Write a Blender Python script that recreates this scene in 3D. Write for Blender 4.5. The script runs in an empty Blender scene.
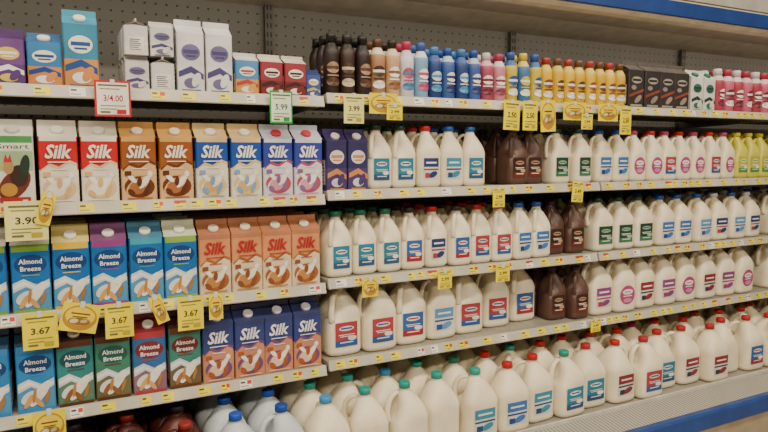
import bpy, math, random
from mathutils import Matrix, Vector
random.seed(7)
S = bpy.context.scene
COL = S.collection

# ------------------------------------------------------------------ materials
_m = {}
def lin(c):
    return c/12.92 if c <= .04045 else ((c+.055)/1.055)**2.4
def rgb(h):
    h = h.lstrip('#'); return tuple(lin(int(h[i:i+2],16)/255) for i in (0,2,4))
def mat(key):
    """key: '#rrggbb' or '#rrggbb/rough' or '#rrggbb/rough/metal' ; '/jug' suffix = milky plastic"""
    if key in _m: return _m[key]
    p = key.split('/')
    c = rgb(p[0]); milky = p[-1]=='jug'
    if not milky:
        c=tuple(x*.95+.002 for x in c)
    r = float(p[1]) if len(p)>1 else .38
    me = float(p[2]) if len(p)>2 and not milky else 0
    m = bpy.data.materials.new('surface_'+key.strip('#').replace('/','_')); m.use_nodes = True
    nt = m.node_tree; b = nt.nodes['Principled BSDF']
    tc = nt.nodes.new('ShaderNodeTexCoord'); n = nt.nodes.new('ShaderNodeTexNoise')
    n.inputs['Scale'].default_value = 14; n.inputs['Detail'].default_value = 3
    nt.links.new(tc.outputs['Object'], n.inputs['Vector'])
    cr = nt.nodes.new('ShaderNodeValToRGB')
    cr.color_ramp.elements[0].position=.3; cr.color_ramp.elements[1].position=.7
    k0=.90 if milky else .82
    cr.color_ramp.elements[0].color = (*[x*k0 for x in c],1)
    cr.color_ramp.elements[1].color = (*[min(1,x*1.06) for x in c],1)
    nt.links.new(n.outputs['Fac'], cr.inputs['Fac']); nt.links.new(cr.outputs['Color'], b.inputs['Base Color'])
    b.inputs['Roughness'].default_value = r; b.inputs['Metallic'].default_value = me
    b.inputs['Specular IOR Level'].default_value = .4
    if milky:
        b.inputs['Subsurface Weight'].default_value=.5
        b.inputs['Subsurface Radius'].default_value=(1,.85,.65); b.inputs['Subsurface Scale'].default_value=.018
    _m[key]=m; return m

def perforated():
    m = bpy.data.materials.new('perforated_steel'); m.use_nodes=True; nt=m.node_tree; b=nt.nodes['Principled BSDF']
    tc=nt.nodes.new('ShaderNodeTexCoord')
    mul=nt.nodes.new('ShaderNodeVectorMath'); mul.operation='MULTIPLY'; mul.inputs[1].default_value=(26,0,26)
    fr=nt.nodes.new('ShaderNodeVectorMath'); fr.operation='FRACTION'
    sb=nt.nodes.new('ShaderNodeVectorMath'); sb.operation='SUBTRACT'; sb.inputs[1].default_value=(.5,0,.5)
    ln=nt.nodes.new('ShaderNodeVectorMath'); ln.operation='LENGTH'
    lt=nt.nodes.new('ShaderNodeMath'); lt.operation='LESS_THAN'; lt.inputs[1].default_value=.12
    nz=nt.nodes.new('ShaderNodeTexNoise'); nz.inputs['Scale'].default_value=3
    mx0=nt.nodes.new('ShaderNodeMix'); mx0.data_type='RGBA'
    mx0.inputs[6].default_value=(.21,.20,.17,1); mx0.inputs[7].default_value=(.28,.265,.23,1)
    mx=nt.nodes.new('ShaderNodeMix'); mx.data_type='RGBA'; mx.inputs[7].default_value=(.06,.06,.055,1)
    L=nt.links.new
    L(tc.outputs['Object'],mul.inputs[0]);L(mul.outputs[0],fr.inputs[0]);L(fr.outputs[0],sb.inputs[0]);L(sb.outputs[0],ln.inputs[0])
    L(ln.outputs['Value'],lt.inputs[0]);L(tc.outputs['Object'],nz.inputs['Vector']);L(nz.outputs['Fac'],mx0.inputs[0])
    L(mx0.outputs[2],mx.inputs[6]);L(lt.outputs[0],mx.inputs[0]);L(mx.outputs[2],b.inputs['Base Color'])
    b.inputs['Roughness'].default_value=.45
    return m
def grille():
    m = bpy.data.materials.new('slotted_grille'); m.use_nodes=True; nt=m.node_tree; b=nt.nodes['Principled BSDF']
    tc=nt.nodes.new('ShaderNodeTexCoord'); sx=nt.nodes.new('ShaderNodeSeparateXYZ')
    a=nt.nodes.new('ShaderNodeMath'); a.operation='MULTIPLY'; a.inputs[1].default_value=60
    f=nt.nodes.new('ShaderNodeMath'); f.operation='FRACT'
    g=nt.nodes.new('ShaderNodeMath'); g.operation='LESS_THAN'; g.inputs[1].default_value=.3
    mx=nt.nodes.new('ShaderNodeMix'); mx.data_type='RGBA'; mx.inputs[6].default_value=(.42,.40,.35,1); mx.inputs[7].default_value=(.12,.12,.11,1)
    L=nt.links.new; L(tc.outputs['Object'],sx.inputs[0]);L(sx.outputs['X'],a.inputs[0]);L(a.outputs[0],f.inputs[0]);L(f.outputs[0],g.inputs[0]);L(g.outputs[0],mx.inputs[0]);L(mx.outputs[2],b.inputs['Base Color'])
    b.inputs['Roughness'].default_value=.4
    return m
def tile():
    m = bpy.data.materials.new('floor_tile'); m.use_nodes=True; nt=m.node_tree; b=nt.nodes['Principled BSDF']
    tc=nt.nodes.new('ShaderNodeTexCoord'); k=nt.nodes.new('ShaderNodeTexBrick'); k.offset=0
    k.inputs['Scale'].default_value=1; k.inputs['Brick Width'].default_value=.3; k.inputs['Row Height'].default_value=.3
    k.inputs['Mortar Size'].default_value=.003
    k.inputs['Color1'].default_value=(.42,.36,.29,1);k.inputs['Color2'].default_value=(.38,.33,.27,1);k.inputs['Mortar'].default_value=(.15,.13,.11,1)
    nt.links.new(tc.outputs['Object'],k.inputs['Vector']);nt.links.new(k.outputs['Color'],b.inputs['Base Color']);b.inputs['Roughness'].default_value=.3
    return m
_m['perf']=perforated(); _m['grille']=grille(); _m['tile']=tile()

# ------------------------------------------------------------------ templates
class T:
    def __init__(s): s.v=[]; s.f=[]; s.m=[]; s.s=[]
    def add(s, vs, fs, key, smooth=False):
        o=len(s.v); s.v += [tuple(v) for v in vs]
        for f in fs: s.f.append(tuple(i+o for i in f)); s.m.append(key); s.s.append(smooth)
    def put(s, t, M):
        o=len(s.v); s.v += [tuple(M @ Vector(v)) for v in t.v]
        s.f += [tuple(i+o for i in f) for f in t.f]; s.m += t.m; s.s += t.s
    def loft(s, rings, key, smooth=True, cap0=True, cap1=True, keys=None):
        n=len(rings[0]); o=len(s.v)
        for r in rings: s.v += [tuple(p) for p in r]
        for k in range(len(rings)-1):
            kk = keys[k] if keys else key
            for i in range(n):
                j=(i+1)%n
                s.f.append((o+k*n+i,o+k*n+j,o+(k+1)*n+j,o+(k+1)*n+i)); s.m.append(kk); s.s.append(smooth)
        if cap0: s.f.append(tuple(o+i for i in reversed(range(n)))); s.m.append(keys[0] if keys else key); s.s.append(False)
        if cap1: s.f.append(tuple(o+(len(rings)-1)*n+i for i in range(n))); s.m.append(keys[-1] if keys else key); s.s.append(False)
    def box(s, a, b, key):
        x0,y0,z0=a; x1,y1,z1=b
        s.add([(x0,y0,z0),(x1,y0,z0),(x1,y1,z0),(x0,y1,z0),(x0,y0,z1),(x1,y0,z1),(x1,y1,z1),(x0,y1,z1)],
              [(3,2,1,0),(4,5,6,7),(0,1,5,4),(1,2,6,5),(2,3,7,6),(3,0,4,7)],key)
    def bbox(s, a, b, key, c=.002):
        """box with chamfered edges along every axis"""
        x0,y0,z0=a; x1,y1,z1=b
        def ring(z,k):
            X0,X1,Y0,Y1=x0+k,x1-k,y0+k,y1-k
            return [(X0+c,Y0,z),(X1-c,Y0,z),(X1,Y0+c,z),(X1,Y1-c,z),(X1-c,Y1,z),(X0+c,Y1,z),(X0,Y1-c,z),(X0,Y0+c,z)]
        s.loft([ring(z0,c),ring(z0+c,0),ring(z1-c,0),ring(z1,c)],key,False)

def make(name, t, loc=None, parent=None):
    me=bpy.data.meshes.new(name)
    if loc is None:
        xs=[v[0] for v in t.v]; ys=[v[1] for v in t.v]; zs=[v[2] for v in t.v]
        loc=((min(xs)+max(xs))/2,(min(ys)+max(ys))/2,min(zs))
    me.from_pydata([(v[0]-loc[0],v[1]-loc[1],v[2]-loc[2]) for v in t.v],[],t.f)
    keys=sorted(set(t.m)); idx={k:i for i,k in enumerate(keys)}
    for k in keys: me.materials.append(mat(k))
    me.polygons.foreach_set('material_index',[idx[k] for k in t.m])
    me.polygons.foreach_set('use_smooth',t.s); me.update()
    ob=bpy.data.objects.new(name,me); COL.objects.link(ob); ob.location=loc
    if parent: ob.parent=parent; ob.matrix_parent_inverse=Matrix.Identity(4); ob.location=Vector(loc)-parent.location
    return ob

_txt={}
def text(s, shear=0., bold=.0):
    k=(s,shear,bold)
    if k in _txt: return _txt[k]
    cu=bpy.data.curves.new('t','FONT'); cu.body=s; cu.resolution_u=2; cu.shear=shear; cu.offset=bold
    ob=bpy.data.objects.new('t',cu); COL.objects.link(ob)
    bpy.context.view_layer.update()
    me=bpy.data.meshes.new_from_object(ob.evaluated_get(bpy.context.evaluated_depsgraph_get()))
    vs=[(v.co.x,v.co.y) for v in me.vertices]; fs=[tuple(p.vertices) for p in me.polygons]
    x0=min(v[0] for v in vs);x1=max(v[0] for v in vs);y0=min(v[1] for v in vs);y1=max(v[1] for v in vs)
    vs=[((x-x0)/(x1-x0),(y-y0)/(y1-y0)) for x,y in vs]
    bpy.data.objects.remove(ob); bpy.data.curves.remove(cu); bpy.data.meshes.remove(me)
    _txt[k]=(vs,fs); return _txt[k]

def art(t, shapes, mp, step=.0006):
    """mp(u,v,off) -> 3D point"""
    for L,sh in enumerate(shapes):
        off=step*(L*.35+1)
        k=sh[0]; key=sh[-1]
        if k=='rect':
            u0,v0,u1,v1=sh[1:5]; n=8; vs=[];fs=[]
            for i in range(n+1):
                u=u0+(u1-u0)*i/n; vs+=[mp(u,v0,off),mp(u,v1,off)]
            for i in range(n): fs.append((2*i,2*i+2,2*i+3,2*i+1))
            t.add(vs,fs,key)
        elif k=='ell':
            cu,cv,ru,rv=sh[1:5]; n=18; rot=sh[5] if len(sh)>6 else 0
            vs=[mp(cu,cv,off)]
            for i in range(n):
                a=2*math.pi*i/n; x=ru*math.cos(a); y=rv*math.sin(a)
                vs.append(mp(cu+x*math.cos(rot)-y*math.sin(rot),cv+x*math.sin(rot)+y*math.cos(rot),off))
            t.add(vs,[(0,1+i,1+(i+1)%n) for i in range(n)],key)
        elif k=='poly':
            t.add([mp(u,v,off) for u,v in sh[1]],[tuple(range(len(sh[1])))],key)
        elif k=='text':
            u0,v0,u1,v1=sh[2:6]; vs,fs=text(sh[1],.25 if sh[1]=='Silk' else 0.,.03 if sh[1]=='Silk' else .015)
            t.add([mp(u0+(u1-u0)*a,v0+(v1-v0)*b,off) for a,b in vs],fs,key)

def cyl(t, c, axis, r, h, key, n=16, rib=False):
    axis=Vector(axis).normalized(); q=axis.to_track_quat('Z','Y')
    rings=[]
    for hh,rr in ((0,r),(h*.85,r*.98),(h,r*.86)):
        rings.append([tuple(Vector(c)+q@Vector((rr*math.cos(2*math.pi*i/n),rr*math.sin(2*math.pi*i/n),hh))) for i in range(n)])
    t.loft(rings,key,True)

def carton(w,d,h,lo,hi,roof,cap,shapes,split=.5,side=None):
    t=T(); hb=h*.80; hr=h*.93; c=.003; x=w/2; y=d/2
    def ring(z): return [(-x+c,-y,z),(x-c,-y,z),(x,-y+c,z),(x,y-c,z),(x-c,y,z),(-x+c,y,z),(-x,y-c,z),(-x,-y+c,z)]
    t.loft([ring(0),ring(hb*split),ring(hb)],lo,False,True,False,keys=[lo,hi])
    e=.0004
    A=(-x,-y,hb-e);B=(x,-y,hb-e);C=(x,y,hb-e);D=(-x,y,hb-e);R1=(-x,0,hr);R2=(x,0,hr);P1=(-x*.45,0,hr-.004);P2=(x*.45,0,hr-.004)
    t.add([A,B,C,D,R1,R2,P1,P2],[(0,1,5,4),(2,3,4,5),(0,6,3),(0,4,6),(3,6,4),(1,2,7),(1,7,5),(2,5,7)],roof)
    t.bbox((-x,-.0025,hr-.002),(x,.0025,h),roof,.0008)
    if cap:
        nrm=Vector((0,-(hr-hb),y)).normalized(); base=Vector((0,-y*.52,hb+(hr-hb)*.48))
        cyl(t,base-nrm*.001,nrm,min(.0165,y*.42),.011,cap)
    mp=lambda u,v,o:(-x+c+(w-2*c)*u,-y-o,hb*v)
    art(t,shapes,mp)
    # nutrition panel on the sides
    sp=[('rect',.12,.12,.88,.62,'#e9e6dc')]+[('rect',.18,.16+.07*i,.18+random.uniform(.4,.64),.185+.07*i,'#4a4a52') for i in range(6)]
    sp=[] if side is False else sp
    art(t,sp,lambda u,v,o:(-x-o,y-c-(d-2*c)*u,hb*v))
    art(t,sp,lambda u,v,o:(x+o,-y+c+(d-2*c)*u,hb*v))
    return t

def jug(w,h,col,cap,hd,shapes=None,lw=.64,lv=(.14,.48)):
    t=T(); a=w/2; n=36; hd=math.radians(hd)
    prof=[(0,.80,4),(.012,.90,4.5),(.035,.97,5),(.07,1,5.5),(.10,.985,5.5),(.30,.985,5.5),(.50,.985,5.5),(.54,1,5.2),(.58,.99,4.6),(.63,.95,4),(.68,.88,3.4),(.73,.78,2.9),(.78,.66,2.5),(.83,.52,2.2),(.865,.40,2),(.885,.018/a,2),(.90,.0165/a,2),(.93,.0165/a,2)]
    rings=[]
    for z,r,p in prof:
        g=max(0,1-((z-.68)/.20)**2) if .48<z<.88 else 0
        rg=[]
        for i in range(n):
            th=2*math.pi*i/n; cx,cy=math.cos(th),math.sin(th)
            rr=1/((abs(cx)**p+abs(cy)**p)**(1/p))
            k=max(0,math.cos(th-hd))**2.2
            rr*=r*a*(1-.52*g*k)
            rg.append((rr*cx,rr*cy,z*h))
        rings.append(rg)
    t.loft(rings,col,True)
    # handle
    ex=1.03 if abs(math.cos(hd)*math.sin(hd))<.1 else 1.16
    pts=[(.30,.865),(.52,.86),(.72,.825),(.86,.755),(.93,.67),(.94,.58),(.90,.51),(.80,.46)]
    pts=[(p*ex*a,q*h) for p,q in pts]; s=w/.12; rr=[.006,.0075*s,.008*s,.008*s,.008*s,.008*s,.009*s,.009*s]
    hr=[]
    for i,(p,q) in enumerate(pts):
        i0=max(0,i-1); i1=min(len(pts)-1,i+1)
        tx,tz=pts[i1][0]-pts[i0][0],pts[i1][1]-pts[i0][1]; l=math.hypot(tx,tz); tx/=l; tz/=l
        ring=[]
        for j in range(10):
            b=2*math.pi*j/10; s1=math.cos(b)*rr[i]*1.25; s2=math.sin(b)*rr[i]
            px=p-tz*s2; pz=q+tx*s2
            ring.append((px*math.cos(hd)-s1*math.sin(hd),px*math.sin(hd)+s1*math.cos(hd),pz))
        hr.append(ring)
    t.loft(hr,col,True)
    cyl(t,(0,0,.922*h),(0,0,1),.0205,.078*h,cap,20)
    if shapes:
        def mp(u,v,o):
            x=(u-.5)*2*lw*a; A=.985*a+.0006; y=-(A**5.5-min(abs(x),A*.99)**5.5)**(1/5.5)
            return (x,y-o,h*(lv[0]+(lv[1]-lv[0])*v))
        art(t,shapes,mp)
    return t

def bottle(r,h,sleeve,top,cap,shapes=None,waist=.06):
    t=T(); n=24
    prof=[(0,.86),(.02,.97),(.05,1),(.28,1-waist*.6),(.42,1-waist),(.55,1-waist*.3),(.66,1),(.73,.93),(.79,.74),(.84,.55),(.86,.5)]
    rings=[[(r*k*math.cos(2*math.pi*i/n),r*k*math.sin(2*math.pi*i/n),z*h) for i in range(n)] for z,k in prof]
    keys=[sleeve]*7+[top]*3
    t.loft(rings,sleeve,True,keys=keys)
    cyl(t,(0,0,.855*h),(0,0,1),r*.6,.145*h,cap,18)
    if shapes:
        def mp(u,v,o):
            a=-math.pi/2+(u-.5)*2.4; R=r+.0008+o
            return (R*math.cos(a),R*math.sin(a),h*(.08+.58*v))
        art(t,shapes,mp)
    return t

# ------------------------------------------------------------------ layout constants (metres)
JO=[-1.65,-.43,.79,2.01,3.23,4.45]            # section joints
SZ={1:1.725,2:1.41,3:1.115,4:.835}
DECK=.516
YB=.60
def sz(s,x):
    if s==5: return DECK
    return SZ[s]+(0 if x<.79 else .012)

# ------------------------------------------------------------------ shell
t=T(); t.box((-4,-5.5,-.1),(8,.75,0),'tile'); make('floor',t,loc=(0,0,0))
t=T(); t.box((-4,-5.5,3.3),(8,.75,3.4),'#cfcabd/.8'); make('ceiling',t)
t=T(); t.box((-4,.75,0),(8,.85,3.3),'#b9b3a6/.7'); make('wall_back',t)

case=bpy.data.objects.new('refrigerated_display_case',None); COL.objects.link(case)
X0,X1=-1.65,5.67
t=T(); t.box((X0,YB,DECK-.05),(X1,YB+.05,2.2),'perf')
make('back_panel',t,loc=(0,0,0),parent=case)
# uprights with slots
t=T()
for x in JO+[5.67]:
    t.box((x-.016,YB-.025,DECK),(x+.016,YB,2.16),'#6b685f/.4/.3')
    for i in range(46):
        z=DECK+.02+i*.035
        for dx in (-.007,.007): t.box((x+dx-.003,YB-.0258,z),(x+dx+.003,YB-.025,z+.02),'#15150f')
make('slotted_uprights',t,parent=case)
# canopy: profile extruded along x
prof=[(YB+.05,2.12),(.52,2.14),(.40,2.165),(.10,2.17),(-.01,2.150),(-.05,2.085),(-.10,2.085),(-.115,2.095),(-.115,2.62),(YB+.05,2.62)]
t=T(); t.loft([[(x,p[0],p[1]) for p in prof] for x in (X0,X1)],'#d8cdb8/.5',False); make('canopy',t,parent=case)
t=T(); t.bbox((X0,-.124,2.100),(X1,-.1155,2.160),'#1d3f86',.003); make('blue_trim',t,parent=case)
t=T(); t.bbox((X0,-.121,2.17),(X1,-.1155,2.6),'#b5b0a6',.002); make('fascia',t,parent=case)
# deck, grille, bumper, kick plate
t=T(); t.box((X0,-.17,DECK-.03),(X1,YB,DECK),'#9a9588'); make('deck_pan',t,parent=case)
t=T(); t.loft([[(x,-.30,DECK-.030),(x,-.17,DECK-.012),(x,-.17,DECK+.002),(x,-.30,DECK-.016)] for x in (X0,X1)],'grille',False); t.bbox((X0,-.178,DECK+.000),(X1,-.170,DECK+.018),'#cdc8ba',.002)
make('air_return_grille',t,loc=(0,0,DECK),parent=case)
t=T(); t.bbox((X0,-.340,DECK-.085),(X1,-.30,DECK-.010),'#23468c',.008); make('bumper_rail',t,parent=case)
t=T(); t.box((X0,-.325,.12),(X1,-.30,DECK-.085),'#a8977f'); t.box((X0,-.29,0),(X1,-.26,.12),'#4a4540'); make('kick_plate',t,parent=case)
t=T(); t.box((X0,-.30,0.001),(X1,YB,DECK-.034),'#8d877a'); make('base_tub',t,parent=case)
for x in (X0-.05,X1):
    t=T(); pr=[(-.34,0.001),(YB+.05,0.001),(YB+.05,2.62),(-.12,2.62),(-.12,2.05),(-.02,1.9),(-.02,.8),(-.34,.5)]
    t.loft([[(xx,p[0],p[1]) for p in pr] for xx in (x,x+.05)],'#c9c4b8',False); make('end_panel',t,parent=case)

# shelves
tagc=['#f8e400','#f8e400','#f4e210','#f6f3e6','#f8e400','#f0e020']
for si in (1,2,3,4):
    for k in range(len(JO)):
        a=JO[k]; b_=JO[k+1] if k+1<len(JO) else 5.67
        z=sz(si,a+.1); t=T()
        t.bbox((a+.004,0,z-.018),(b_-.004,YB-.06,z-.0005),'#a09b8c/.4',.002)          # plate
        t.box((a+.004,0.001,z-.028),(b_-.004,.012,z-.018),'#8e897c')                  # folded lip
        for x in (a+.012,b_-.012):                                                    # brackets
            vs=[(0.03,z-.018),(YB-.025,z-.018),(YB-.025,z-.052),(YB-.1,z-.05),(.03,z-.030)]
            t.loft([[(xx,p[0],p[1]) for p in vs] for xx in (x-.003,x+.003)],'#99948a',False)
        sh=make('display_shelf',t)
        # price rail (tilted channel)
        t=T()
        pr=[(0,z+.003),(-.004,z+.004),(-.014,z-.028),(-.012,z-.031),(0,z-.028)]
        t.loft([[(xx,p[0],p[1]) for p in pr] for xx in (a+.005,b_-.005)],'#c6c1b2/.35',False)
        make('price_rail',t,parent=sh)
        t=T(); x=a+.03
        while x<b_-.06:
            w=random.choice((.028,.034,.040)); c=random.choice(tagc)
            def mp(u,v,o,x=x,w=w,z=z):
                zz=z-.025+.024*v; yy=-.0131+(.0075)*v
                return (x+w*u,yy-.0006-o,zz)
            sp=[('rect',0,0,1,1,c),('rect',.08,.60,.45,.82,'#4a4840'),('rect',.08,.2,.7,.3,'#7a7660')]
            q=random.random()
            if q<.22: sp.append(('rect',.6,.45,.95,.9,'#d8362e'))
            elif q<.32: sp.append(('rect',0,.7,1,1,'#c8302a'))
            art(t,sp,mp,.0004)
            x+=w+random.choice((.012,.03,.045,.07,.07))
        make('price_tags',t,parent=sh)

# ------------------------------------------------------------------ product artwork
W='#f4f0e4'
def silk(lo,hi,txt,sw,blobs,roof,cap,w=.096,h=.228,acc='#d8b070'):
    sp=[('rect',0,.93,1,1,roof),
        ('poly',[(0,.46),(.2,.56),(.5,.50),(.8,.60),(1,.55),(1,.40),(0,.40)],lo if lo!=hi else sw),
        ('poly',[(0,.50),(.25,.60),(.5,.55),(.8,.645),(1,.60),(1,.55),(.8,.60),(.5,.50),(.2,.56),(0,.46)],sw),
        ('ell',.5,.22,.46,.17,sw),('ell',.44,.24,.36,.11,.25,lo),('ell',.42,.20,.24,.10,blobs),('ell',.66,.30,.20,.06,.5,W),('ell',.28,.35,.14,.045,-.4,W),
        ('ell',.72,.17,.13,.06,.7,acc),('ell',.25,.13,.12,.05,-.3,acc),('ell',.82,.42,.08,.05,W),('ell',.5,.30,.08,.07,.9,acc),
        ('text','Silk',.13,.67,.87,.88,txt),('rect',.2,.61,.8,.625,txt),('rect',.3,.50,.72,.515,txt if lo!=txt else sw),
        ('rect',.12,.03,.88,.05,blobs),('rect',.06,.40,.26,.47,acc)]
    return carton(w,w,h,lo,hi,roof,cap,sp,.5)
silk_red=silk('#eadfca','#c2181e','#f4ece0','#dfc090','#f2ead8','#eae2cf','#f4efe4')
silk_choc=silk('#dfb27c','#95501a','#f6ecd8','#6b3413','#a86838','#d4a058','#f2e6cf',acc='#5a2c12')
silk_blue=silk('#e6e0d0','#1c4aa0','#f4f0e6','#dfc27c','#cfae72','#dcc088','#f4efe4',acc='#7c9cc8')
silk_coco=silk('#dedce6','#30409a','#f2eef0','#b8485c','#d898a8','#d0d3e0','#d8404e',acc='#8c5c8c')
silk_cash=silk('#e2cdaa','#d69060','#b1262a','#a06030','#bf8448','#b97a58','#f0e4cc',acc='#8a4c28')
silk_alm=silk('#c98868','#33407c','#ece8f0','#6f4a70','#e6c6a8','#343c68','#ece6f0',acc='#a8522c')

def almond(acc,base='#1668b0',dark='#0d3f7a',nut='#d7a562',roof=None,lo='#4c94c8'):
    sp=[('rect',0,.90,1,1,acc),('ell',.5,.71,.45,.14,dark),('text','Almond',.18,.715,.82,.79,'#eef0f2'),('text','Breeze',.22,.61,.78,.68,'#eef0f2'),
        ('rect',.25,.54,.75,.555,acc),
        ('poly',[(0,.44),(.3,.50),(.65,.40),(1,.48),(1,.36),(.7,.28),(.35,.38),(0,.30)],'#ccd8e0'),
        ('poly',[(0,.40),(.3,.46),(.65,.36),(1,.43),(1,.39),(.7,.32),(.35,.41),(0,.35)],'#f0efe8'),
        ('ell',.60,.26,.34,.10,.5,'#f0eee4'),('ell',.3,.22,.24,.09,.2,'#dfe2de'),('ell',.28,.16,.16,.055,.6,nut),('ell',.56,.13,.15,.05,-.5,nut),('ell',.8,.2,.12,.05,.9,'#a8763c'),
        ('ell',.44,.24,.12,.045,1.2,'#b98345'),('ell',.72,.34,.07,.04,W),('rect',0,0,1,.045,acc)]
    return carton(.094,.094,.232,lo,base,roof or acc,W,sp,.42)
alm=[almond('#7ea63a',roof='#d8d6c4'),almond('#e0bc28',roof='#dccb80'),almond('#944088',roof='#80507f'),almond('#3a9cb8',roof='#4a80a0'),almond('#8cb04a',roof='#d0d6bc')]
almd=[almond('#3a86c4','#2a7fbe',roof='#2f4d6c'),almond('#5a3420','#2c7f80','#124f58','#8a5a30',roof='#3b2a26',lo='#58806c'),almond('#5a3420','#3f7c68','#1c5a50','#8a5a30',roof='#4a3020',lo='#6c6a48'),
      almond('#b23a40','#2f659e','#7a2430',roof='#8a2c34',lo='#8c6478'),almond('#6a3a20','#3a7f74','#6b2a20','#a06a34',roof='#4a2c22',lo='#6c5c44')]

def small_carton(w,h,lo,hi,roof,a,b,cap=None,word=None):
    sp=[('ell',.5,.68,.38,.14,a),('poly',[(0,.35),(.5,.45),(1,.32),(1,.22),(.5,.34),(0,.25)],b),('ell',.5,.16,.3,.09,a),('rect',.2,.66,.8,.72,b),('rect',.3,.60,.7,.63,b),('ell',.7,.22,.2,.1,.4,lo),('rect',.12,.02,.88,.05,b)]
    return carton(w,w,h,lo,hi,roof,cap,sp,.45)

def lab(base,acc,tri=W,extra=None,kind=0):
    if kind==0:
        sp=[('rect',0,0,1,1,base),('ell',.5,.74,.34,.10,tri),('rect',.24,.71,.76,.78,acc),('rect',.14,.47,.86,.50,W),('rect',.2,.40,.7,.43,W),('rect',0,0,1,.26,acc),('rect',.2,.15,.8,.19,W),('ell',.75,.33,.2,.10,tri)]
    elif kind==1:
        sp=[('rect',0,0,1,1,'#dcdcd4'),('rect',0,.58,1,1,base),('rect',.15,.74,.85,.82,W),('rect',0,.42,1,.50,acc),('ell',.62,.22,.30,.14,.3,base),('rect',.08,.06,.38,.30,acc)]
    else:
        sp=[('ell',.5,.5,.52,.50,base),('ell',.5,.66,.36,.14,W),('rect',.28,.62,.72,.70,acc),('rect',.2,.42,.8,.47,W),('ell',.5,.22,.3,.12,acc)]
    if extra: sp.append(('ell',.76,.32,.18,.08,extra))
    return sp
MW='#eee3c8/.34/jug'; BR='#5c4238/.35/jug'
L_teal=lab('#2c7f9c','#2c5480'); L_teal2=lab('#3c8cac','#244c74','#d8e0dc',None,1); L_red=lab('#3460a4','#a02c38'); L_blue=lab('#3c74b8','#244484',kind=1); L_green=lab('#244438','#3c7854','#9fb8a0')
L_navy=lab('#2c3a70','#b03c48',kind=1); L_pink=lab('#b0407c','#cf88b0',kind=2); L_mag=lab('#84447c','#a83858',kind=1); L_brown=lab('#3a241c','#702c24','#b89c74')
L_rb=lab('#ac3c48','#305898','#e8e0d8'); L_lb=lab('#5c94c8','#2c5094',kind=1); L_mar=lab('#8c2c38','#343444','#e0d0c4',kind=1); L_yg=lab('#b8bc3c','#4c8c4c')
HG=(.096,.222); GA=(.131,.25); GD=(.137,.25)
_j={}
def J(size,col,cap,hd,L,name):
    k=(size,col,cap,hd,name)
    if k not in _j: _j[k]=jug(size[0],size[1],col,cap,hd,L)
    return _j[k]
def plainjug(size,col,cap,hd): return J(size,col,cap,hd,None,None)

def run(name, shelf, items, y0=.012, depth=1, gap=.006):
    """items: list of (x, template, halfdepth, recess)"""
    t=T()
    for it in items:
        x,tp,hdp=it[:3]; rec=it[3] if len(it)>3 else 0
        z=sz(shelf,x)
        for d in range(depth):
            y=y0+rec+hdp+d*(2*hdp+gap)
            M=Matrix.Translation((x+random.uniform(-.001,.001),y+random.uniform(-.0,.006),z+.0003))@Matrix.Rotation(math.radians(random.uniform(-1.8,1.8)),4,'Z')
            t.put(tp,M)
    return make(name,t)

def cartons(name,shelf,x,pitch,tps,depth=3,hd=.048,y0=.012):
    return run(name,shelf,[(x+pitch*i,tp,hd) for i,tp in enumerate(tps)],depth=depth,y0=y0)

# ---- row on shelf 2
org=carton(.096,.096,.228,'#dcd9c8','#e4e2d6','#e6e2d4','#d8d8cc',
  [('rect',0,.90,1,1,'#4c9450'),('rect',0,.80,1,.90,'#e8e6da'),('text','Smart',.08,.815,.92,.885,'#2f7a3c'),('rect',0,.50,1,.78,'#9cb88c'),
   ('ell',.5,.30,.44,.20,.3,'#6a3024'),('ell',.62,.42,.24,.16,'#3a2622'),('ell',.36,.56,.14,.11,'#b08c5c'),('poly',[(.24,.62),(.30,.74),(.36,.66),(.42,.74),(.46,.62)],'#c22a22'),
   ('poly',[(.14,.56),(.24,.60),(.24,.54)],'#dca83c'),('ell',.78,.56,.12,.18,-.5,'#24382c'),('ell',.35,.22,.22,.1,'#b8862f'),('rect',.1,.04,.9,.11,'#a8282a')],.5)
cartons('organic_milk_cartons',2,-.405,.104,[org]*4)
cartons('soymilk_cartons',2,.013,.104,[silk_red]*2)
cartons('chocolate_soymilk_cartons',2,.221,.105,[silk_choc]*2)
cartons('vanilla_soymilk_cartons',2,.430,.1035,[silk_blue]*2)
cartons('coconut_milk_cartons',2,.637,.101,[silk_coco]*2,hd=.048)
pur=small_carton(.074,.205,'#4c3a70','#34305c','#41386a','#dcd6de','#cf8a48',W)
cartons('lactose_free_milk_cartons',2,.838,.079,[pur]*2,hd=.037)
def jugs(name,shelf,xs,size,col,caps,hds,Ls,depth=3,y0=.016,rec=None):
    t=T()
    for i,x in enumerate(xs):
        L=Ls[i%len(Ls)]; cap=caps[i%len(caps)]; hd=hds[i%len(hds)]; hp=size[0]/2; rc=rec[i] if rec else 0; z=sz(shelf,x)
        for d in range(depth):
            tt=J(size,col,cap,hd,L,id(L)) if d==0 else plainjug(size,col,cap,hd)
            y=y0+rc+hp+d*(2*hp+.006)
            if y+hp>YB-.03: break
            M=Matrix.Translation((x+random.uniform(-.001,.001),y+random.uniform(0,.014),z+.0003))@Matrix.Rotation(math.radians(random.uniform(-3.5,3.5)),4,'Z')
            t.put(tt,M)
    return make(name,t)
GC='#147058'; TC='#1c9c90'; RC='#b81820'; BC='#1c50a8'; DC='#2a2420'; KC='#14402f'; PK='#b84070'
jugs('milk_jugs',2,[1.010,1.108],HG,MW,[KC],[225],[L_teal])
jugs('milk_jugs',2,[1.210,1.308,1.406],HG,MW,[RC,BC,BC],[135],[L_navy,L_teal2,L_teal])
jugs('chocolate_milk_jugs',2,[1.512,1.612,1.712],HG,BR,['#3a2820'],[225],[L_brown],rec=[.18,0,.02])
jugs('milk_jugs',2,[1.828,1.945],HG,MW,[KC],[180],[L_green])
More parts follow.
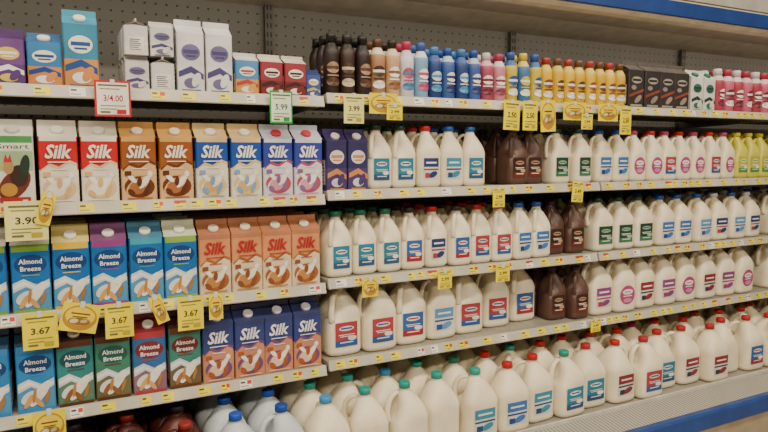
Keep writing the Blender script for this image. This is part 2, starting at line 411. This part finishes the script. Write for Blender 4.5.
jugs('milk_jugs',2,[2.078,2.178],HG,MW,[BC],[180],[L_blue])
jugs('milk_jugs',2,[2.280,2.380,2.480,2.580,2.680,2.780,2.880],HG,MW,[PK,RC],[180],[L_pink,L_pink,L_rb])
jugs('milk_jugs',2,[2.983,3.080,3.175,3.3,3.4,3.5,3.6,3.7,3.8,3.9],HG,'#d0c850/.33/jug',['#d8c81c'],[180],[L_yg])
# ---- shelf 3
cartons('almond_milk_cartons',3,-.370,.1,[alm[3],alm[1],alm[0]])
cartons('almond_milk_cartons',3,-.065,.0985,alm,hd=.047)
cartons('cashew_milk_cartons',3,.431,.0985,[silk_cash]*4)
jugs('milk_jugs',3,[.852,.950,1.048],HG,MW,[GC],[225],[L_teal])
jugs('milk_jugs',3,[1.148,1.246,1.344],HG,MW,[DC,RC],[225],[L_red,L_navy])
jugs('milk_jugs',3,[1.444,1.542],HG,MW,[RC],[225],[L_rb])
jugs('milk_jugs',3,[1.642,1.740],HG,MW,[BC],[225],[L_blue])
jugs('chocolate_milk_jugs',3,[1.843,1.943],HG,BR,['#3a2820'],[225],[L_brown],rec=[.03,.02])
HW=(.118,.225)
jugs('milk_jugs',3,[2.088,2.213,2.338],HW,MW,[KC],[180],[L_green])
jugs('milk_jugs',3,[2.468,2.593],HW,MW,[BC],[180],[L_blue])
jugs('milk_jugs',3,[2.725,2.853,2.982,3.11,3.31,3.44,3.57,3.70,3.83],HW,MW,[BC,'#d8d8d8'],[180],[L_lb,L_navy])
# ---- shelf 4
cartons('almond_milk_cartons',4,-.375,.1,[almd[1],almd[3],almd[0]])
cartons('almond_milk_cartons',4,-.07,.1005,almd,hd=.047)
cartons('dark_almond_milk_cartons',4,.434,.0985,[silk_alm]*4)
jugs('gallon_milk_jugs',4,[.873,1.009,1.145,1.281,1.417,1.567,1.720],GA,MW,[RC,BC],[225,180],[L_rb,L_rb,L_red,L_lb],rec=[0,0,.01,.02,.03,.05,.08])
jugs('gallon_chocolate_milk_jugs',4,[1.860,1.960],HG,BR,['#3a2820'],[225],[L_brown],rec=[.03,.0])
jugs('gallon_milk_jugs',4,[2.09,2.225,2.36,2.50,2.64,2.78,2.92,3.06,3.315,3.45,3.59,3.73],GA,MW,[PK,RC,BC],[180],[L_mag,L_pink,L_mar])
# ---- deck: gallons several deep, front to back
def deck(name,xs,col,caps,Ls,rows=4,y0=-.155,recs=None):
    t=T()
    for i,x in enumerate(xs):
        for r in range(rows):
            y=y0+GD[0]/2+r*.142+(recs[i%len(recs)] if recs else 0)
            if y>YB-.10: break
            cp=caps[(i+r)%len(caps)]; hd=random.choice([135,180,225,0,45]) if 0<i<len(xs)-1 else (90 if r else 225 if i==0 else 315)
            if i==0 and r==0: hd=90
            if i==len(xs)-1 and r==0: hd=random.choice([135,180])
            L=Ls[i%len(Ls)] if r==0 else None
            M=Matrix.Translation((x+random.uniform(-.002,.002),y,DECK+.0005))@Matrix.Rotation(math.radians(random.uniform(-3,3)),4,'Z')
            t.put(J(GD,col,cp,hd,L,id(L) if L else None),M)
    return make(name,t)
deck('gallon_chocolate_milk_jugs',[.02,.165,.31],'#5a2c26/.35/jug',['#8a2420','#2c2428'],[L_brown])
deck('gallon_reduced_fat_milk_jugs',[.457,.602],'#c4ccd0/.35/jug',['#1850b8','#1040a0'],[L_blue])
deck('gallon_milk_jugs',[.750,.895,1.040],MW,['#3c90c8',TC,TC],[None],recs=[0,.01,0])
deck('gallon_milk_jugs',[1.19,1.335],MW,[TC,TC,GC],[None,L_teal2],recs=[.03,0])
deck('gallon_milk_jugs',[1.482,1.627,1.772],MW,[RC,RC,TC],[L_blue,L_teal2,L_teal],recs=[0,.03,.01])
deck('gallon_milk_jugs',[1.917,2.062,2.207,2.352,2.497],MW,['#b02030',RC],[L_teal,L_mar,L_rb],recs=[.04,.02,0,.05])
deck('gallon_milk_jugs',[2.642,2.787,2.932,3.077,3.222,3.367,3.512,3.657,3.80],MW,['#b02030',RC],[L_mar,None,L_red],recs=[0,.05,.02])

# ---- top shelf
c1=small_carton(.076,.15,'#563478','#6c4484','#4c3064','#d8bc4c',W)
c2=small_carton(.082,.145,'#d08848','#2f7cb4','#34689c',W,'#1b3f8c',W)
c3=small_carton(.086,.215,'#d08a48','#2f84a8','#3c94b4',W,'#1c4c8c',W)
run('purple_creamer_cartons',1,[(-.172,c1,.038),(-.090,c1,.038)],depth=3)
run('blue_creamer_cartons',1,[(-.006,c2,.041)],depth=3)
run('tall_coconut_milk_cartons',1,[(.084,c3,.043)],depth=2)
cc=small_carton(.064,.10,'#dedad4','#d4d0ce','#ccc9c2','#6a6486','#4a4470')
t=T()
for layer in range(2):
    for i in range(2):
        for r in range(3):
            M=Matrix.Translation((.226+.070*i,.05+.072*r,1.7253+layer*.1005))@Matrix.Rotation(math.radians(90 if (layer+i)%2 else 0),4,'Z')
            t.put(cc,M)
make('cream_cartons',t)
c4=small_carton(.078,.215,'#e2e0e0','#dcdade','#d0ced2','#6a648c','#463f74')
run('heavy_cream_cartons',1,[(.376,c4,.039),(.460,c4,.039)],depth=2)
c5=small_carton(.072,.13,'#d89c4c','#4c88bc','#d0d0d4',W,'#b83c34')
run('buttermilk_cartons',1,[(.544,c5,.036)],depth=3)
c6=small_carton(.072,.13,'#782428','#94303a','#d4cabc',W,'#3a1818')
run('eggnog_cartons',1,[(.621,c6,.036),(.697,c6,.036)],depth=3)
c7=small_carton(.05,.09,'#3c5494','#3c5494','#2c407c',W,'#c8bc4c')
run('half_pint_cartons',1,[(.760,c7,.025)],depth=3)
def bl(a,b): return [('ell',.5,.62,.34,.16,a),('rect',.15,.58,.85,.66,b),('ell',.5,.22,.36,.12,b),('rect',.2,.38,.8,.42,a)]
def bottles(name,xs,r,h,specs,rows=3,y0=.012):
    t=T(); cache=[bottle(r,h,*s) for s in specs]
    for i,x in enumerate(xs):
        for q in range(rows):
            M=Matrix.Translation((x,y0+r+q*(2*r+.006)+random.uniform(0,.004),sz(1,x)+.0003))@Matrix.Rotation(math.radians(random.uniform(-14,14)),4,'Z')
            t.put(cache[(i+q*0)%len(cache)],M)
    return make(name,t)
def xr(a,p,n): return [a+p*i for i in range(n)]
bottles('iced_coffee_bottles',xr(.830,.057,3),.0272,.20,[('#2a1c18','#1c1412','#14100e',bl('#a8886a','#5a3a2c')),('#3a2620','#241814','#2a2420',bl('#4a3428','#c8b8a0'))])
bottles('mocha_creamer_bottles',xr(1.001,.057,2),.0272,.195,[('#a87c58','#d8ccb4','#5a3c28',bl('#4a2c1c',W)),('#c8a078','#d8c8a8','#2a1a14',bl(W,'#8a5a34'))])
bottles('french_vanilla_creamer_bottles',xr(1.115,.057,2),.0272,.195,[('#d8d4d8','#d0c0c8','#b03050',bl('#b84c74','#4c7cb4')),('#7ca4c4','#dcdce0','#3c5ca0',bl(W,'#b84c74'))])
bottles('blue_creamer_bottles',xr(1.229,.057,4),.0272,.185,[('#28407c','#3c5ca0','#3c78b8',bl('#dcdce0','#4c94c4')),('#3c5ca0','#b8c4d8','#2c4c98',bl(W,'#2c3a74'))])
bottles('strawberry_creamer_bottles',xr(1.457,.057,2),.0272,.180,[('#a84860','#d8a8b0','#d0c8c4',bl(W,'#74283c')),('#c87c90','#dcd0d0','#a83850',bl(W,'#843850'))])
bottles('blue_and_yellow_creamer_bottles',xr(1.572,.058,3),.0272,.190,[('#d0b83c','#3c649c','#2c5094',bl('#2c5094',W)),('#3c70a8','#d8c458','#d8c040',bl('#d8c040',W))])
bottles('banana_creamer_bottles',xr(1.747,.057,8),.0272,.182,[('#e0b820','#dcc45c','#a8342c',bl('#8a4430',W)),('#d8ac1c','#d8c058','#6a4428',bl('#5a3420','#e0d8c0'))])
c8=carton(.092,.092,.20,'#38302e','#34302f','#5a5450',None,[('ell',.5,.74,.36,.09,'#a09a92'),('rect',.2,.71,.8,.77,'#2c2828'),('poly',[(0,.28),(1,.45),(1,.52),(0,.35)],'#8c4438'),('ell',.3,.54,.18,.06,'#8a847c'),('ell',.62,.24,.26,.08,.3,'#94887c'),('rect',.1,.05,.9,.10,'#a09a92')],.5,side=None)
run('half_and_half_cartons',1,[(2.226+.0965*i,c8,.046) for i in range(4)],depth=3,gap=.006)
c9=small_carton(.08,.185,'#d8d8ce','#dcdcd4','#dcdcd2','#3c6c5c','#243c34',GC)
run('whipping_cream_cartons',1,[(2.616,c9,.04),(2.702,c9,.04)],depth=2)
bottles('berry_drink_bottles',xr(2.79,.071,6)+xr(3.27,.071,12),.033,.20,[('#a83850','#dcccd0','#d8d0d0',bl(W,'#70243c')),('#c4607c','#d8b8bc','#a83048',bl('#70243c',W))])

# ------------------------------------------------------------------ hanging price signs
def sign(x,zt,w,h,base,txt,border=None,tilt=0,name='price_sign',gold=False,y=-.028):
    t=T()
    t.bbox((-w/2,0,-h),(w/2,.0012,0),base,.0004)
    mp=lambda u,v,o:(-w/2+w*u,-o,-h+h*v)
    sp=[]
    if border: sp+=[('rect',0,0,1,1,border),('rect',.06,.06,.94,.94,base)]
    if gold: sp+=[('ell',.5,.5,.46,.44,'#b88a20'),('ell',.5,.56,.40,.32,'#ead028'),('ell',.5,.38,.3,.13,'#8c6a34'),('rect',.25,.62,.75,.67,'#8c2c1c'),('rect',.3,.52,.7,.55,'#4c3c1c'),('ell',.36,.38,.12,.08,.3,'#d8c8a0'),('ell',.62,.40,.10,.06,.3,'#c8b080')]
    else:
        c='#34322a' if not border else '#a81c20' if border=='#c8242c' else '#2c5a34'
        sp+=[('rect',.1,.84,.9,.89,'#6c6840'),('rect',.15,.75,.7,.78,'#8c8848'),('text',txt,.24,.42,.78,.60,c),('rect',.15,.29,.85,.315,'#8c8848'),('rect',.15,.20,.6,.225,'#8c8848'),('rect',.15,.10,.42,.15,'#6c6840'),('rect',.6,.08,.86,.2,'#b8ac30' if not border else border)]
    art(t,sp,mp,.0005)
    t.bbox((-.006,-.002,-.012),(.006,abs(y)-.015,.003),'#dcd8cc',.0006)   # clip reaching back to the rail
    ob=make(name,t,loc=(0,0,0)); ob.location=(x,y,zt); ob.rotation_euler=(0,math.radians(tilt),0)
    return ob
Y='#f2de10'; YW='#eee68c'
sign(.155,1.745,.092,.098,'#f4efe4','3/4.00','#c8242c')
sign(.635,1.738,.072,.10,'#e4f0dc','5.99','#2c9c3c')
sign(.882,1.738,.072,.095,YW,'3.99')
sign(.99,1.745,.105,.068,Y,'',gold=True)
sign(1.03,1.712,.06,.055,Y,'2.99',y=-.033)
sign(1.53,1.742,.075,.11,Y,'2.50',tilt=2)
sign(1.615,1.742,.07,.11,Y,'2.50')
sign(1.70,1.748,.075,.12,Y,'',gold=True,tilt=-3)
sign(1.84,1.745,.12,.07,Y,'',gold=True)
sign(1.90,1.70,.06,.06,Y,'2.99',y=-.033)
sign(2.02,1.745,.11,.07,Y,'',gold=True)
sign(2.12,1.738,.065,.115,Y,'2.50')
sign(-.068,1.422,.10,.105,YW,'3.90')
sign(-.010,1.440,.035,.085,Y,'',gold=True,tilt=15,y=-.034)
sign(1.475,1.42,.055,.075,Y,'2.99'); sign(1.87,1.435,.06,.085,Y,'3.49',tilt=4)
sign(-.05,1.12,.085,.10,Y,'3.67'); sign(.057,1.135,.095,.08,Y,'',gold=True,tilt=14,y=-.034)
sign(.148,1.125,.075,.10,Y,'3.67'); sign(.243,1.135,.035,.085,Y,'',gold=True,tilt=-18)
sign(.345,1.122,.075,.10,Y,'3.67'); sign(.42,1.125,.042,.08,Y,'',gold=True)
sign(.94,1.125,.06,.065,Y,'',gold=True); sign(1.24,1.128,.06,.07,Y,'2.99'); sign(1.50,1.125,.065,.065,Y,'2.99')
sign(-.04,.845,.08,.09,Y,'',gold=True); sign(1.99,.855,.055,.055,Y,'3.49')

# ------------------------------------------------------------------ store lights
def area(name,loc,sx,sy,power,col,rot=(0,0,0)):
    l=bpy.data.lights.new(name,'AREA'); l.shape='RECTANGLE'; l.size=sx; l.size_y=sy; l.energy=power; l.color=col
    o=bpy.data.objects.new(name,l); COL.objects.link(o); o.location=loc; o.rotation_euler=rot; return o
for i,(y,p) in enumerate(((-1.5,130),(-3.6,205))):
    t=T(); t.bbox((-2.5,y-.16,3.24),(4.0,y+.16,3.3),'#e4e0d4',.01); make('ceiling_light_fixture',t)
    area('fluorescent_light',(.7,y,3.23),6.0,.3,p,(1,.875,.69))
# added unseen fill light behind the canopy lip, brightens back panel and top row
area('canopy_fill_light',(2.0,-.02,2.125),7,.03,9,(1,.89,.72),(math.radians(42),0,0))
w=bpy.data.worlds.new('World'); S.world=w; w.use_nodes=True
w.node_tree.nodes['Background'].inputs[0].default_value=(.95,.88,.76,1); w.node_tree.nodes['Background'].inputs[1].default_value=.20

cam=bpy.data.cameras.new('Camera'); cam.lens=30; cam.sensor_width=36; cam.clip_start=.02
co=bpy.data.objects.new('Camera',cam); COL.objects.link(co)
co.location=(0,-1.95,1.55); co.rotation_euler=(math.radians(90-5.7),0,math.radians(-27.3))
S.camera=co
